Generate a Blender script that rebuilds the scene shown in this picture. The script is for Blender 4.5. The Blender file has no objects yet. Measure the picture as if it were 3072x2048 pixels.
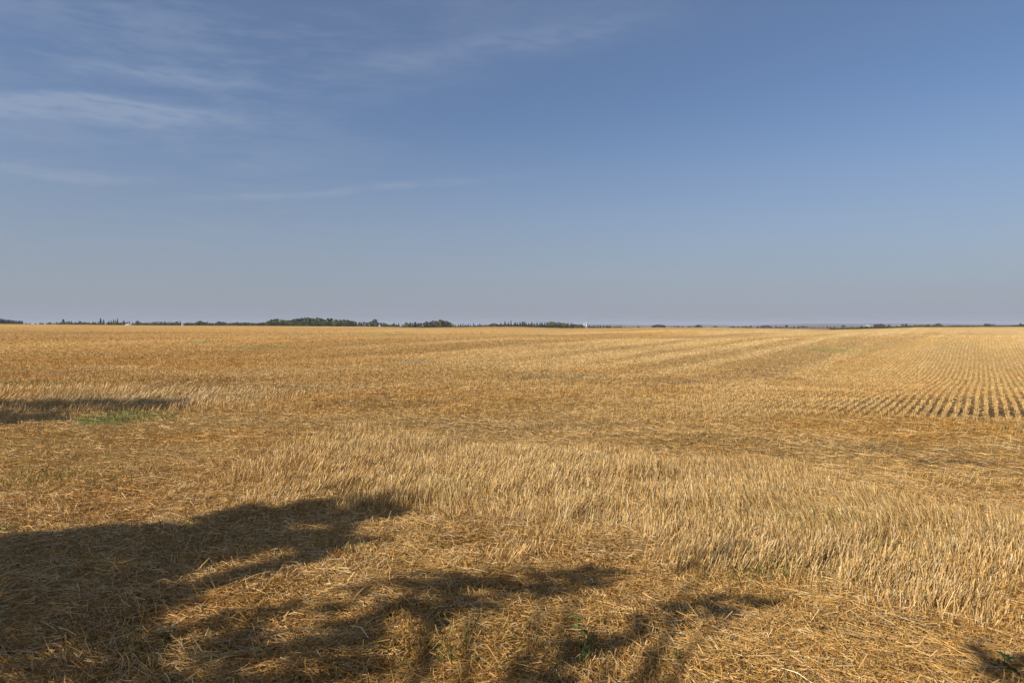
import bpy, math, random
import numpy as np
from mathutils import Vector

# ------------------------------------------------------------------ camera, sky, sun
scene = bpy.context.scene
EYE = 1.7                      # camera height above the field
FPX = 2048.0                   # focal length in photo pixels (24 mm lens, 3072 px wide photo)
HY = 978.0                     # photo row of eye level
cam_d = bpy.data.cameras.new('camera'); cam = bpy.data.objects.new('camera', cam_d)
scene.collection.objects.link(cam); scene.camera = cam
cam_d.lens = 24; cam_d.sensor_width = 36; cam_d.clip_start = 0.05; cam_d.clip_end = 60000
cam.location = (0, 0, EYE)
cam.rotation_euler = (math.radians(90) - math.atan((1024 - HY) / FPX), 0, 0)

SUN_EL = math.radians(34)
SH = np.array([0.83, 0.558])   # ground direction in which shadows fall
SH = SH / np.linalg.norm(SH)
sun_d = bpy.data.lights.new('sun', 'SUN'); sun_d.energy = 5.0; sun_d.angle = math.radians(0.55)
sun_d.color = (1.0, 0.90, 0.77)
sun = bpy.data.objects.new('sun', sun_d); scene.collection.objects.link(sun)
ldir = Vector((SH[0] * math.cos(SUN_EL), SH[1] * math.cos(SUN_EL), -math.sin(SUN_EL)))
sun.rotation_euler = ldir.to_track_quat('-Z', 'Y').to_euler()
sun.location = (-30, -20, 40)

world = bpy.data.worlds.new('World'); scene.world = world; world.use_nodes = True
nt = world.node_tree; N = nt.nodes; L = nt.links
N.clear()


def nd(tree, typ, **kw):
    n = tree.nodes.new(typ)
    for k, v in kw.items():
        setattr(n, k, v)
    return n


def mth(tree, op, a, b=None, c=None, clamp=False):
    n = tree.nodes.new('ShaderNodeMath'); n.operation = op; n.use_clamp = clamp
    for i, s in enumerate((a, b, c)):
        if s is None: continue
        if isinstance(s, (int, float)): n.inputs[i].default_value = s
        else: tree.links.new(s, n.inputs[i])
    return n.outputs[0]


sky = nd(nt, 'ShaderNodeTexSky', sky_type='NISHITA')
sky.sun_disc = False; sky.sun_elevation = SUN_EL
sky.sun_rotation = math.atan2(-SH[0], -SH[1])     # azimuth of the sun, clockwise from +Y
sky.altitude = 700; sky.air_density = 1.0; sky.dust_density = 2.2; sky.ozone_density = 2.0
hsv = nd(nt, 'ShaderNodeHueSaturation')
hsv.inputs['Saturation'].default_value = 1.0
L.new(sky.outputs[0], hsv.inputs['Color'])
tin = nd(nt, 'ShaderNodeVectorMath', operation='MULTIPLY'); tin.inputs[1].default_value = (1.0, 1.10, 1.26)
L.new(hsv.outputs[0], tin.inputs[0])
geo = nd(nt, 'ShaderNodeTexCoord')
sep = nd(nt, 'ShaderNodeSeparateXYZ'); L.new(geo.outputs['Generated'], sep.inputs[0])
dx, dy, dz = sep.outputs
# bearing (0 = straight ahead over the field, + = right) and elevation of the direction looked in, in degrees
az = mth(nt, 'MULTIPLY', mth(nt, 'ARCTAN2', dx, dy), 57.2958)
el = mth(nt, 'MULTIPLY', mth(nt, 'ARCSINE', dz), 57.2958)


def comb(x, y, z=0.0):
    c = nt.nodes.new('ShaderNodeCombineXYZ')
    for i, s in enumerate((x, y, z)):
        if isinstance(s, (int, float)): c.inputs[i].default_value = s
        else: L.new(s, c.inputs[i])
    return c.outputs[0]


def wnoise(x, y, scale, detail=4, rough=0.55, z=0.0, dist=0.0):
    n = nt.nodes.new('ShaderNodeTexNoise'); L.new(comb(x, y, z), n.inputs['Vector'])
    n.inputs['Scale'].default_value = scale; n.inputs['Detail'].default_value = detail
    n.inputs['Roughness'].default_value = rough; n.inputs['Distortion'].default_value = dist
    return n.outputs[0]


def smooth(x, a, b):
    n = nt.nodes.new('ShaderNodeMapRange'); n.interpolation_type = 'SMOOTHSTEP'
    L.new(x, n.inputs[0]); n.inputs[1].default_value = a; n.inputs[2].default_value = b
    return n.outputs[0]


def streak(pts, width, strength, ragged, seed):
    """cirrus streak: a bent band through (bearing, elevation) points, torn by fine noise"""
    c = nt.nodes.new('ShaderNodeFloatCurve'); cu = c.mapping.curves[0]
    a0, a1 = pts[0][0], pts[-1][0]
    P = [((a - a0) / (a1 - a0), e / 40.0) for a, e in pts]
    cu.points[0].location = P[0]; cu.points[1].location = P[-1]
    for p in P[1:-1]: cu.points.new(*p)
    c.mapping.update()
    t = mth(nt, 'DIVIDE', mth(nt, 'SUBTRACT', az, a0), a1 - a0)
    L.new(mth(nt, 'MAXIMUM', mth(nt, 'MINIMUM', t, 1.0), 0.0), c.inputs['Value'])
    mid = mth(nt, 'MULTIPLY', c.outputs[0], 40.0)
    wob = mth(nt, 'MULTIPLY', mth(nt, 'SUBTRACT', wnoise(az, mth(nt, 'MULTIPLY', el, 3.0), 0.16, 5, 0.6, seed), 0.5), ragged)
    d = mth(nt, 'ABSOLUTE', mth(nt, 'ADD', mth(nt, 'SUBTRACT', el, mid), wob))
    m = smooth(d, width, 0.0)
    ends = mth(nt, 'MULTIPLY', smooth(t, -0.02, 0.25), smooth(t, 1.02, 0.55))
    tear = smooth(wnoise(mth(nt, 'ADD', az, mth(nt, 'MULTIPLY', el, 1.5)), mth(nt, 'MULTIPLY', el, 5.0), 0.35, 6, 0.6, seed + 3), 0.22, 0.66)
    return mth(nt, 'MULTIPLY', mth(nt, 'MULTIPLY', mth(nt, 'MULTIPLY', m, ends), tear), strength)


def PD(pts):
    """photo pixels -> (bearing, elevation) in degrees"""
    o_ = []
    for px, py in pts:
        x_ = (px - 1536) / 2048; o_.append((math.degrees(math.atan(x_)), math.degrees(math.atan((HY - py) / 2048 * math.cos(math.atan(x_))))))
    return o_


def thr(n, a, b): return smooth(n, a, b)


fib = wnoise(mth(nt, 'ADD', az, mth(nt, 'MULTIPLY', el, 2.2)), mth(nt, 'MULTIPLY', mth(nt, 'SUBTRACT', el, mth(nt, 'MULTIPLY', az, 0.10)), 6.0), 0.22, 9, 0.62, 2.0, 0.4)
big = wnoise(mth(nt, 'MULTIPLY', az, 0.5), mth(nt, 'MULTIPLY', el, 1.6), 0.12, 6, 0.55, 5.0, 0.6)
# edge of the high veil: from low left rising to the top right of the middle
line = mth(nt, 'ADD', mth(nt, 'MULTIPLY', az, 0.298), 19.2)
above = smooth(mth(nt, 'ADD', mth(nt, 'SUBTRACT', el, line), mth(nt, 'MULTIPLY', mth(nt, 'SUBTRACT', big, 0.5), 9.0)), -2.5, 3.5)
veil = mth(nt, 'MULTIPLY', above, mth(nt, 'ADD', 0.08, mth(nt, 'MULTIPLY', thr(mth(nt, 'MULTIPLY', mth(nt, 'ADD', fib, mth(nt, 'MULTIPLY', big, 2.0)), 0.3333), 0.42, 0.62), 0.11)))
low = mth(nt, 'MULTIPLY', smooth(az, 2.0, -26.0), mth(nt, 'MULTIPLY', thr(mth(nt, 'MULTIPLY', mth(nt, 'ADD', fib, big), 0.5), 0.40, 0.64), 0.22))
thin = mth(nt, 'ADD', 0.05, mth(nt, 'MULTIPLY', smooth(el, 12.0, 30.0), 0.10))
parts = [veil, low, thin,
         streak(PD([(-500, 335), (0, 322), (230, 306), (500, 340), (700, 362), (880, 395)]), 1.0, 1.0, 0.9, 11.0),
         streak(PD([(-400, 335), (100, 347), (300, 352), (500, 374), (820, 388)]), 0.7, 0.55, 0.8, 14.0),
         streak(PD([(-400, 480), (0, 512), (250, 533), (640, 542)]), 0.7, 0.62, 0.6, 21.0),
         streak(PD([(420, 600), (700, 592), (900, 590), (1150, 562), (1400, 545), (1760, 508)]), 0.5, 0.50, 0.35, 31.0),
         streak(PD([(60, 180), (400, 222), (700, 258), (930, 268)]), 0.9, 0.34, 1.0, 41.0),
         streak(PD([(850, 275), (1100, 212), (1250, 185), (1600, 128), (1900, 82), (2200, 30)]), 1.6, 0.24, 1.8, 51.0)]
s = parts[0]
for p in parts[1:]:
    s = mth(nt, 'ADD', s, p)
s = mth(nt, 'MINIMUM', s, 0.85)
mix = nd(nt, 'ShaderNodeMix', data_type='RGBA')
L.new(mth(nt, 'MULTIPLY', s, 0.64), mix.inputs['Factor'])
L.new(tin.outputs[0], mix.inputs[6]); mix.inputs[7].default_value = (4.5, 5.35, 6.9, 1)
bg = nd(nt, 'ShaderNodeBackground'); bg.inputs['Strength'].default_value = 0.081
mixh = nd(nt, 'ShaderNodeMix', data_type='RGBA')      # dusty air low over the plain
L.new(mth(nt, 'MULTIPLY', smooth(el, 19.0, -4.0), 0.92), mixh.inputs['Factor'])
L.new(mix.outputs[2], mixh.inputs[6]); mixh.inputs[7].default_value = (3.9, 4.3, 5.15, 1)
L.new(mixh.outputs[2], bg.inputs['Color'])
wo = nd(nt, 'ShaderNodeOutputWorld'); L.new(bg.outputs[0], wo.inputs['Surface'])

scene.view_settings.view_transform = 'Standard'; scene.view_settings.look = 'None'
scene.view_settings.exposure = 0.0; scene.view_settings.gamma = 1.0

# ------------------------------------------------------------------ helpers
rng = np.random.default_rng(7)
COL = scene.collection


def tag(o, label=None, cat=None, group=None, kind=None):
    if label: o['label'] = label
    if cat: o['category'] = cat
    if group: o['group'] = group
    if kind: o['kind'] = kind
    return o


def empty(name, loc, rz=0.0, scale=None):
    o = bpy.data.objects.new(name, None); COL.objects.link(o)
    o.empty_display_size = 0.5
    o.location = loc; o.rotation_euler = (0, 0, rz)
    if scale: o.scale = scale
    return o


def mesh_np(name, verts, faces, mat, parent=None, color=None, smooth_=False, nv=4, link=True):
    """verts (n,3), faces (m,nv) -> ONE mesh object"""
    me = bpy.data.meshes.new(name)
    verts = np.ascontiguousarray(verts, dtype=np.float32); faces = np.ascontiguousarray(faces, dtype=np.int32)
    me.vertices.add(len(verts)); me.vertices.foreach_set('co', verts.ravel())
    me.loops.add(faces.size); me.loops.foreach_set('vertex_index', faces.ravel())
    me.polygons.add(len(faces))
    me.polygons.foreach_set('loop_start', np.arange(0, faces.size, faces.shape[1], dtype=np.int32))
    if smooth_: me.polygons.foreach_set('use_smooth', np.ones(len(faces), dtype=bool))
    if color is not None:
        at_ = me.attributes.new('tone', 'FLOAT_COLOR', 'POINT')
        c = np.ones((len(verts), 4), dtype=np.float32); c[:, :3] = color
        at_.data.foreach_set('color', c.ravel())
    me.update(calc_edges=True)
    me.materials.append(mat)
    o = bpy.data.objects.new(name, me)
    if link: COL.objects.link(o)
    if parent: o.parent = parent
    return o


def hash2(ix, iy, seed):
    h = (ix.astype(np.int64) * 374761393 + iy.astype(np.int64) * 668265263 + seed * 1442695041) & 0xFFFFFFFF
    h = ((h ^ (h >> 13)) * 1274126177) & 0xFFFFFFFF
    h = (h ^ (h >> 16)) & 0xFFFFFF
    return h / float(0xFFFFFF)


def vnoise(x, y, seed=0):
    ix = np.floor(x); iy = np.floor(y); fx = x - ix; fy = y - iy
    fx = fx * fx * (3 - 2 * fx); fy = fy * fy * (3 - 2 * fy)
    a = hash2(ix, iy, seed); b = hash2(ix + 1, iy, seed); c = hash2(ix, iy + 1, seed); d = hash2(ix + 1, iy + 1, seed)
    return (a + (b - a) * fx) * (1 - fy) + (c + (d - c) * fx) * fy


def fbm(x, y, octv=4, seed=0, gain=0.5):
    s = 0; a = 1; t = 0
    for i in range(octv):
        s = s + a * vnoise(x * 2 ** i + 17.3 * i, y * 2 ** i - 9.1 * i, seed + i); t += a; a *= gain
    return s / t


def sst(x, a, b):
    t = np.clip((x - a) / (b - a), 0, 1); return t * t * (3 - 2 * t)


def G(px, py):
    """point of the level field seen at a photo pixel"""
    Y = EYE * FPX / (py - HY); return ((px - 1536) / FPX * Y, Y)


# ------------------------------------------------------------------ the lie of the land
EDGE = 340.0
edge_px = np.array([-900, 0, 300, 500, 800, 1100, 1270, 1450, 1550, 1700, 1850, 1950, 2150, 2300, 2500, 2650, 2750, 3072, 3900], float)
edge_y = np.array([969, 971.5, 974.5, 976, 977.5, 979.5, 982.8, 980.5, 980, 984.6, 983.5, 982, 982.3, 985, 988.5, 985, 981, 980, 979], float)
e_tan = (edge_px - 1536) / FPX
e_z = EYE - (edge_y - HY) / FPX * EDGE
RV = np.array([0.69, 1.0]); RV = RV / np.linalg.norm(RV)     # drilling direction


def uv_rows(x, y):
    # rows bend a little where the drill followed the swell
    u = x * RV[0] + y * RV[1]
    v = x * RV[1] - y * RV[0]
    return u, v


def ground_z(x, y):
    x = np.asarray(x, float); y = np.asarray(y, float)
    yy = np.maximum(y, 1.0); tn = np.clip(x / yy, -1.3, 1.3)
    ze = np.interp(tn, e_tan, e_z)
    t = np.clip(y / EDGE, 0, 1)
    z = ze * t ** 1.35
    # low swells crossing the field
    a = 0.50 * np.exp(-((x - 36) / 18) ** 2 - ((y - 52) / 11) ** 2)
    a = a - 0.34 * np.exp(-((x - 16) / 13) ** 2 - ((y - 27) / 9) ** 2)
    a = a + sst(y, 25, 70) * sst(y, 335, 270) * (0.35 * (fbm(x / 34, y / 24, 2, 91) - 0.5) + 1.4 * (fbm(x / 130, y / 52, 2, 92) - 0.5))
    z = z + a
    far = sst(y, EDGE, EDGE + 45)
    rr = np.hypot(x, y)
    z = z * (1 - far) + (-1.2 + (fbm(x / 700, y / 700, 3, 5) - 0.5) * 1.6 * sst(rr, 450, 1500)) * far
    z = np.where(y < 1, 0.0, z)
    # lumps of soil and trodden straw near the camera
    nearw = sst(rr, 34, 14)
    z = z + nearw * ((fbm(x / 0.55, y / 0.55, 3, 11) - 0.5) * 0.075 + (fbm(x / 1.7, y / 1.7, 2, 12) - 0.5) * 0.09)
    return z


# standing stubble: (near edge, far edge) of each band, measured on the ground
def band(near, far, x, y, soft, seed, soft2=None):
    soft2 = soft2 or soft
    n = np.array([G(*p) for p in near]); f = np.array([G(*p) for p in far])
    n = n[np.argsort(n[:, 0])]; f = f[np.argsort(f[:, 0])]
    w = (fbm(x / 0.8, y / 0.8, 3, seed) - 0.5) * soft * 2.2
    yn = np.interp(x, n[:, 0], n[:, 1]); yf = np.interp(x, f[:, 0], f[:, 1])
    return sst(y - yn + w, -soft * .5, soft * .5) * sst(yf - y + w, -soft2 * .35, soft2 * .65)


def stand_mask(x, y):
    m = band([(600, 1440), (750, 1475), (900, 1500), (1250, 1560), (1700, 1640), (2050, 1720), (2300, 1745), (2700, 1800), (3072, 1860), (4200, 2020)],
             [(560, 1425), (800, 1330), (1000, 1290), (1300, 1300), (1500, 1340), (1800, 1360), (2050, 1370), (2400, 1410), (2700, 1490), (3072, 1560), (3900, 1640)],
             x, y, 0.9, 31, 2.6)
    xl = G(600, 1430)[0]; m = m * sst(x, xl - .6, xl + 1.2)
    m2 = band([(-900, 1290), (0, 1265), (500, 1238), (1000, 1222)], [(-900, 1150), (0, 1160), (500, 1163), (1000, 1180)], x, y, 1.0, 33)
    m2 = m2 * sst(x, -3.6, -7.0)
    return np.maximum(m, m2 * 0.9)


def rows_mask(x, y):
    u, v = uv_rows(x, y)
    w = (fbm(x / 2.2, y / 2.2, 3, 41) - 0.5) * 2.4
    m = sst(v + w, -6.2, -4.2) * sst(y + w * .5, 12.0, 13.2) * sst(y + w * 2, 66, 56)
    m2 = sst(v + w * 3, -16, 2) * sst(y, 76, 88) * sst(y, 260, 150) * 0.9
    return np.maximum(m, m2)


PAL = dict(pale=(0.70, 0.485, 0.205), tan=(0.59, 0.36, 0.115), orange=(0.56, 0.30, 0.068), brown=(0.40, 0.245, 0.088),
           green=(0.25, 0.29, 0.085), grey=(0.36, 0.30, 0.16), soil=(0.085, 0.062, 0.05))
# kind, centre pixel, half sizes in photo pixels, amount
PATCH = [('orange', 430, 1100, 330, 9, .8), ('orange', 640, 1098, 90, 6, .9), ('orange', 880, 1114, 30, 4, .9), ('orange', 100, 1088, 260, 8, .5),
         ('orange', 620, 1018, 230, 4, .8), ('brown', 560, 1148, 260, 14, .55), ('brown', 120, 1128, 300, 12, .35), ('green', 370, 1262, 130, 18, .75),
         ('green', 770, 1056, 70, 4, .55), ('green', 600, 1046, 40, 3, .5), ('grey', 1230, 1087, 90, 7, .45), ('grey', 1650, 1122, 150, 6, .55),
         ('brown', 1990, 1133, 130, 13, .75), ('brown', 1150, 1214, 190, 14, .6), ('grey', 800, 1165, 400, 9, .4), ('pale', 700, 1125, 400, 9, .4),
         ('pale', 330, 1106, 150, 4, .8), ('brown', 2250, 1340, 480, 32, .25), ('orange', 2900, 1300, 500, 45, .45), ('brown', 2700, 1362, 300, 22, .3),
         ('soil', 2900, 1388, 140, 8, .5), ('brown', 1650, 1280, 500, 16, .35), ('orange', 700, 1320, 320, 30, .5), ('orange', 1500, 1170, 400, 14, .25),
         ('brown', 2350, 1120, 60, 25, .25), ('pale', 1000, 1110, 300, 10, .3), ('pale', 2000, 1190, 400, 14, .35), ('orange', 1020, 1020, 160, 3, .4),
         ('green', 2500, 1062, 60, 4, .35), ('grey', 650, 1030, 150, 4, .4), ('green', 1330, 1500, 120, 22, .25), ('brown', 2450, 1670, 600, 60, .65), ('brown', 2400, 1120, 90, 30, .4),
         ('grey', 500, 1195, 400, 18, .35), ('brown', 300, 1005, 260, 4, .6), ('brown', 130, 1017, 160, 3, .6), ('green', 1100, 1005, 200, 3, .3)]


def mixc(c, name, w):
    return c + (np.array(PAL[name]) - c) * w[:, None]


def field_color(x, y):
    x = np.asarray(x, float); y = np.asarray(y, float)
    u, v = uv_rows(x, y); r = np.hypot(x, y)
    c = np.zeros((len(x), 3)) + np.array(PAL['tan'])
    c = mixc(c, 'orange', 0.55 * sst(fbm(x / 1.3, y / 1.3, 4, 61), 0.42, 0.70))
    c = mixc(c, 'pale', 0.45 * sst(fbm(x / 3.5, y / 2.4, 4, 62), 0.45, 0.70))
    # swaths of the combine, along the drilling direction
    sw = fbm(v / 2.6, u / 70, 3, 63)
    amt = sst(y, 18, 45)
    c = mixc(c, 'pale', 0.9 * amt * sst(sw, 0.52, 0.62)); c = mixc(c, 'brown', 0.80 * amt * sst(sw, 0.47, 0.36))
    sw3 = fbm(v / 8 + 9, u / 110, 2, 74)
    c = mixc(c, 'brown', 0.5 * amt * sst(sw3, .52, .66)); c = mixc(c, 'pale', 0.4 * amt * sst(sw3, .46, .34))
    wv = (fbm(u / 9, v / 9, 2, 68) - .5) * 1.2
    for v0, wd_, kd, am, y0 in ((-7.8, 1.1, 'brown', .85, 17), (-10.6, .5, 'pale', .8, 22), (-12.2, .7, 'brown', .7, 24), (-13.8, .45, 'pale', .9, 26), (-15.3, .5, 'brown', .6, 28), (-17, .4, 'pale', .6, 28), (-19.5, .8, 'brown', .6, 30), (-24, 1.1, 'pale', .6, 30), (-28, 1.3, 'brown', .6, 34), (-34, 1.3, 'pale', .6, 38), (-41, 1.6, 'brown', .6, 38), (-52, 2, 'pale', .6, 40), (-64, 2.4, 'brown', .6, 40), (4, 1.2, 'brown', .35, 60), (16, 1.5, 'brown', .4, 70)):
        c = mixc(c, kd, am * sst(np.abs(v - v0 + wv), wd_ * 1.6, wd_ * .5) * sst(y, y0, y0 + 10))
    sw2 = fbm(v / 14 + 3, u / 120, 3, 64)
    c = mixc(c, 'orange', 0.5 * sst(y, 30, 90) * sst(sw2, 0.50, 0.66)); c = mixc(c, 'pale', 0.35 * sst(y, 30, 90) * sst(sw2, 0.48, 0.32))
    lat = fbm(x / 26, y / 6.5, 4, 65)
    la2 = fbm(x / 150, y / 30, 3, 69)
    c = mixc(c, 'brown', 0.45 * sst(y, 55, 100) * sst(la2, 0.50, 0.66)); c = mixc(c, 'pale', 0.55 * sst(y, 55, 100) * sst(la2, 0.47, 0.34))  # light crests and darker dips of the swells, painted into the colour
    c = mixc(c, 'brown', 0.38 * sst(y, 14, 24) * sst(lat, 0.50, 0.72)); c = mixc(c, 'green', 0.14 * sst(fbm(x / 9, y / 9, 4, 66), 0.55, 0.78))
    # left side of the field is a deeper orange, right side paler
    tn = x / np.maximum(y, 1)
    c = mixc(c, 'orange', 0.50 * sst(tn, 0.25, -0.65) * sst(y, 8, 16))
    c = mixc(c, 'pale', 0.35 * sst(tn, 0.1, 0.6) * sst(y, 12, 30))
    st = stand_mask(x, y)
    c = mixc(c, 'pale', 0.40 * st * (.4 + 1.2 * fbm(x / .9, y / .6, 3, 70)))
    for kind, px, py, a, b, w in PATCH:
        X, Y = G(px, py); rx = a / FPX * Y; ry = Y * Y / (EYE * FPX) * b
        q = ((x - X) / rx) ** 2 + ((y - Y) / ry) ** 2
        n = fbm(x / (rx * .45) + px, y / (ry * .6), 4, 67)
        c = mixc(c, kind, w * sst(q + (n - 0.5) * 2.4, 1.5, 0.1))
    return np.clip(c, 0.02, 0.9)


# ------------------------------------------------------------------ materials
def new_mat(name):
    m = bpy.data.materials.new(name); m.use_nodes = True
    t = m.node_tree; b = t.nodes['Principled BSDF']
    return m, t, b


def attr_mat(name, rough=0.8, spec=0.2, noise_scale=None, amt=0.3, bump=0.0, detail=5, gain=1.0, transl=0.0):
    m, t, b = new_mat(name)
    a = nd(t, 'ShaderNodeAttribute', attribute_name='tone')
    col = a.outputs['Color']
    if noise_scale:
        g = nd(t, 'ShaderNodeNewGeometry')
        n = nd(t, 'ShaderNodeTexNoise'); n.inputs['Scale'].default_value = noise_scale; n.inputs['Detail'].default_value = detail
        n.inputs['Roughness'].default_value = 0.7
        t.links.new(g.outputs['Position'], n.inputs['Vector'])
        mr = nd(t, 'ShaderNodeMapRange'); mr.inputs[1].default_value = 0.25; mr.inputs[2].default_value = 0.75
        mr.inputs[3].default_value = 1 - amt; mr.inputs[4].default_value = 1 + amt
        t.links.new(n.outputs[0], mr.inputs[0])
        mx = nd(t, 'ShaderNodeVectorMath', operation='SCALE')
        t.links.new(col, mx.inputs[0]); t.links.new(mr.outputs[0], mx.inputs['Scale']); col = mx.outputs[0]
        if bump:
            bp = nd(t, 'ShaderNodeBump'); bp.inputs['Strength'].default_value = bump; bp.inputs['Distance'].default_value = 0.05
            t.links.new(n.outputs[0], bp.inputs['Height']); t.links.new(bp.outputs[0], b.inputs['Normal'])
    t.links.new(col, b.inputs['Base Color'])
    b.inputs['Roughness'].default_value = rough; b.inputs['Specular IOR Level'].default_value = spec
    return m


M_GROUND = attr_mat('field_soil_and_litter', 0.95, 0.05, 9.0, 0.35, 0.6)
M_STRAW = attr_mat('straw', 0.48, 0.45)
M_GREEN = attr_mat('green_leaf', 0.7, 0.1)
M_LEAF = attr_mat('tree_leaf', 0.6, 0.25)


def plain(name, col, rough=0.7, spec=0.3, metal=0.0, noise=6.0, amt=0.15, use_obj=True):
    m, t, b = new_mat(name)
    g = nd(t, 'ShaderNodeTexCoord'); n = nd(t, 'ShaderNodeTexNoise'); n.inputs['Scale'].default_value = noise; n.inputs['Detail'].default_value = 5
    t.links.new(g.outputs['Object'], n.inputs['Vector'])
    r = nd(t, 'ShaderNodeValToRGB')
    r.color_ramp.elements[0].position = 0.3; r.color_ramp.elements[1].position = 0.7
    r.color_ramp.elements[0].color = tuple(c * (1 - amt) for c in col) + (1,); r.color_ramp.elements[1].color = tuple(min(1, c * (1 + amt)) for c in col) + (1,)
    t.links.new(n.outputs[0], r.inputs[0]); t.links.new(r.outputs[0], b.inputs['Base Color'])
    b.inputs['Roughness'].default_value = rough; b.inputs['Specular IOR Level'].default_value = spec; b.inputs['Metallic'].default_value = metal
    return m


M_BARK = plain('bark', (0.13, 0.10, 0.075), 0.9, 0.1)
M_METAL = plain('galvanised_steel', (0.62, 0.63, 0.65), 0.45, 0.5, 0.3)
M_WHITE = plain('white_siding', (0.80, 0.80, 0.79), 0.6, 0.3)
M_CONC = plain('concrete_staves', (0.30, 0.30, 0.30), 0.8, 0.2)
M_REDW = plain('red_brown_boards', (0.20, 0.10, 0.075), 0.8, 0.2)
M_DULLW = plain('weathered_white_steel', (0.42, 0.41, 0.39), 0.6, 0.3)
M_ROOF = plain('dull_roof', (0.22, 0.22, 0.23), 0.7, 0.2)
M_WIN = plain('dark_opening', (0.03, 0.03, 0.035), 0.3, 0.5)

# ------------------------------------------------------------------ ground sheet
ang_f = np.linspace(-50, 50, 760)
ang = np.radians(np.concatenate([ang_f, np.linspace(50, 310, 66)[1:-1]]))
rad = np.concatenate([np.geomspace(0.6, 30, 420), np.geomspace(30, 300, 230)[1:], np.linspace(300, 430, 50)[1:], np.geomspace(430, 14000, 70)[1:]])
A, R = np.meshgrid(ang, rad)
gx = (np.sin(A) * R).ravel(); gy = (np.cos(A) * R).ravel()
gz = ground_z(gx, gy)
gc = field_color(gx, gy)
rm = rows_mask(gx, gy)
gr = np.hypot(gx, gy)
u_, v_ = uv_rows(gx, gy)
soilw = sst(gy, 19, 13) * sst(v_, -7, -3) * rm
gc = gc + (np.array(PAL['soil']) - gc) * (sst(gx, 4.5, 8) * 0.85 * soilw * (.25 + 1.1 * fbm(gx / 1.5, gy / 1.0, 3, 77)).clip(0, 1))[:, None]
# soil and litter between the stalks, painted darker near the camera to deepen shade
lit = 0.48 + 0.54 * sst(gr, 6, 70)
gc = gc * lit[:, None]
# farmland past the field's edge
far = sst(gy, EDGE + 4, EDGE + 22)
cell = fbm(gx / 420, gy / 330, 2, 71); cell2 = vnoise(gx / 260, gy / 500, 72)
fc = np.where((cell > 0.52)[:, None], np.array((0.33, 0.23, 0.13)), np.array((0.22, 0.185, 0.09)))
fc = np.where((cell2 > 0.62)[:, None], np.array((0.11, 0.13, 0.05)), fc)
fc = np.where(((gx / np.maximum(gy, 1) > 0.28) & (gr < 1600))[:, None], np.array((0.27, 0.17, 0.10)), fc)
gc = gc * (1 - far)[:, None] + fc * far[:, None]
verts = np.stack([gx, gy, gz], 1)
na = len(ang); nr = len(rad)
i = np.arange(nr - 1)[:, None] * na; j = np.arange(na)[None, :]; j2 = (j + 1) % na
faces = np.stack([i + j, i + j2, i + na + j2, i + na + j], -1).reshape(-1, 4)

# close the middle under the camera with small quads to one centre point
c_idx = len(verts); verts = np.vstack([verts, [[0, 0, float(ground_z(np.array([0.]), np.array([0.2]))[0])]]]); gc = np.vstack([gc, gc[:1]])
jj = np.arange(0, na - 1, 2)
fan = np.stack([np.full_like(jj, c_idx), (jj + 2) % na, jj + 1, jj], 1)[:, ::-1]
faces = np.vstack([faces, fan])
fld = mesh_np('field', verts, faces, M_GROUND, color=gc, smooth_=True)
tag(fld, kind='structure')

# far wooded ridge beyond the farmland
def hills():
    V = []; F = []; C = []
    a = np.radians(np.linspace(-60, 60, 500)); tn = np.tan(a)
    px = 1536 + tn * FPX
    top = np.interp(px, [-2000, 1400, 1640, 1760, 1900, 2060, 2100, 2240, 2300, 2420, 2560, 2700, 2850, 3072, 5000],
                    [978, 978, 976, 972.3, 974.5, 976, 973.8, 975.6, 973.2, 970.4, 971.0, 970.2, 970.8, 972.5, 972])
    top = top - (fbm(px / 45, px * 0, 4, 81) - 0.5) * 2.6
    D = 8200.0
    H = np.maximum((HY - top) / FPX * D * 1.0, 1.0) + EYE
    prof = [(-1100, -3), (-500, 0.5), (0, 1.0), (700, 0.8), (1800, -0.3)]
    for k, (dd, hh) in enumerate(prof):
        y = np.full_like(tn, D + dd); x = tn * y
        z = H * hh if hh > 0 else np.full_like(tn, -6.0)
        V.append(np.stack([x, y, z], 1))
    n = len(tn); F = []
    for k in range(len(prof) - 1):
        q = np.arange(n - 1) + k * n
        F.append(np.stack([q, q + 1, q + 1 + n, q + n], 1))
    V = np.vstack(V); F = np.vstack(F)
    c = np.where((fbm(V[:, 0] / 500, V[:, 1] / 300, 3, 82) > 0.5)[:, None], np.array((0.07, 0.09, 0.05)), np.array((0.16, 0.15, 0.10)))
    o = mesh_np('hills', V, F, M_GROUND, color=c, smooth_=True); tag(o, kind='structure')
hills()


# ------------------------------------------------------------------ straw and stubble
def ribbons(base, tip, width, side, bend=None):
    """thin blades: 2 quads each (base-mid-tip); side = unit vector across"""
    n = len(base); mid = (base + tip) * 0.5
    if bend is not None: mid = mid + bend
    w = side * (width[:, None] * 0.5)
    V = np.empty((n, 6, 3), dtype=np.float32)
    V[:, 0] = base - w; V[:, 1] = base + w; V[:, 2] = mid - w; V[:, 3] = mid + w; V[:, 4] = tip - w * .9; V[:, 5] = tip + w * .9
    F = np.array([[0, 1, 3, 2], [2, 3, 5, 4]])[None] + (np.arange(n) * 6)[:, None, None]
    return V.reshape(-1, 3), F.reshape(-1, 4)


def cross_side(d, n):
    r = rng.normal(size=(n, 3)); s_ = np.cross(d, r); return s_ / (np.linalg.norm(s_, axis=1)[:, None] + 1e-9)


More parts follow.
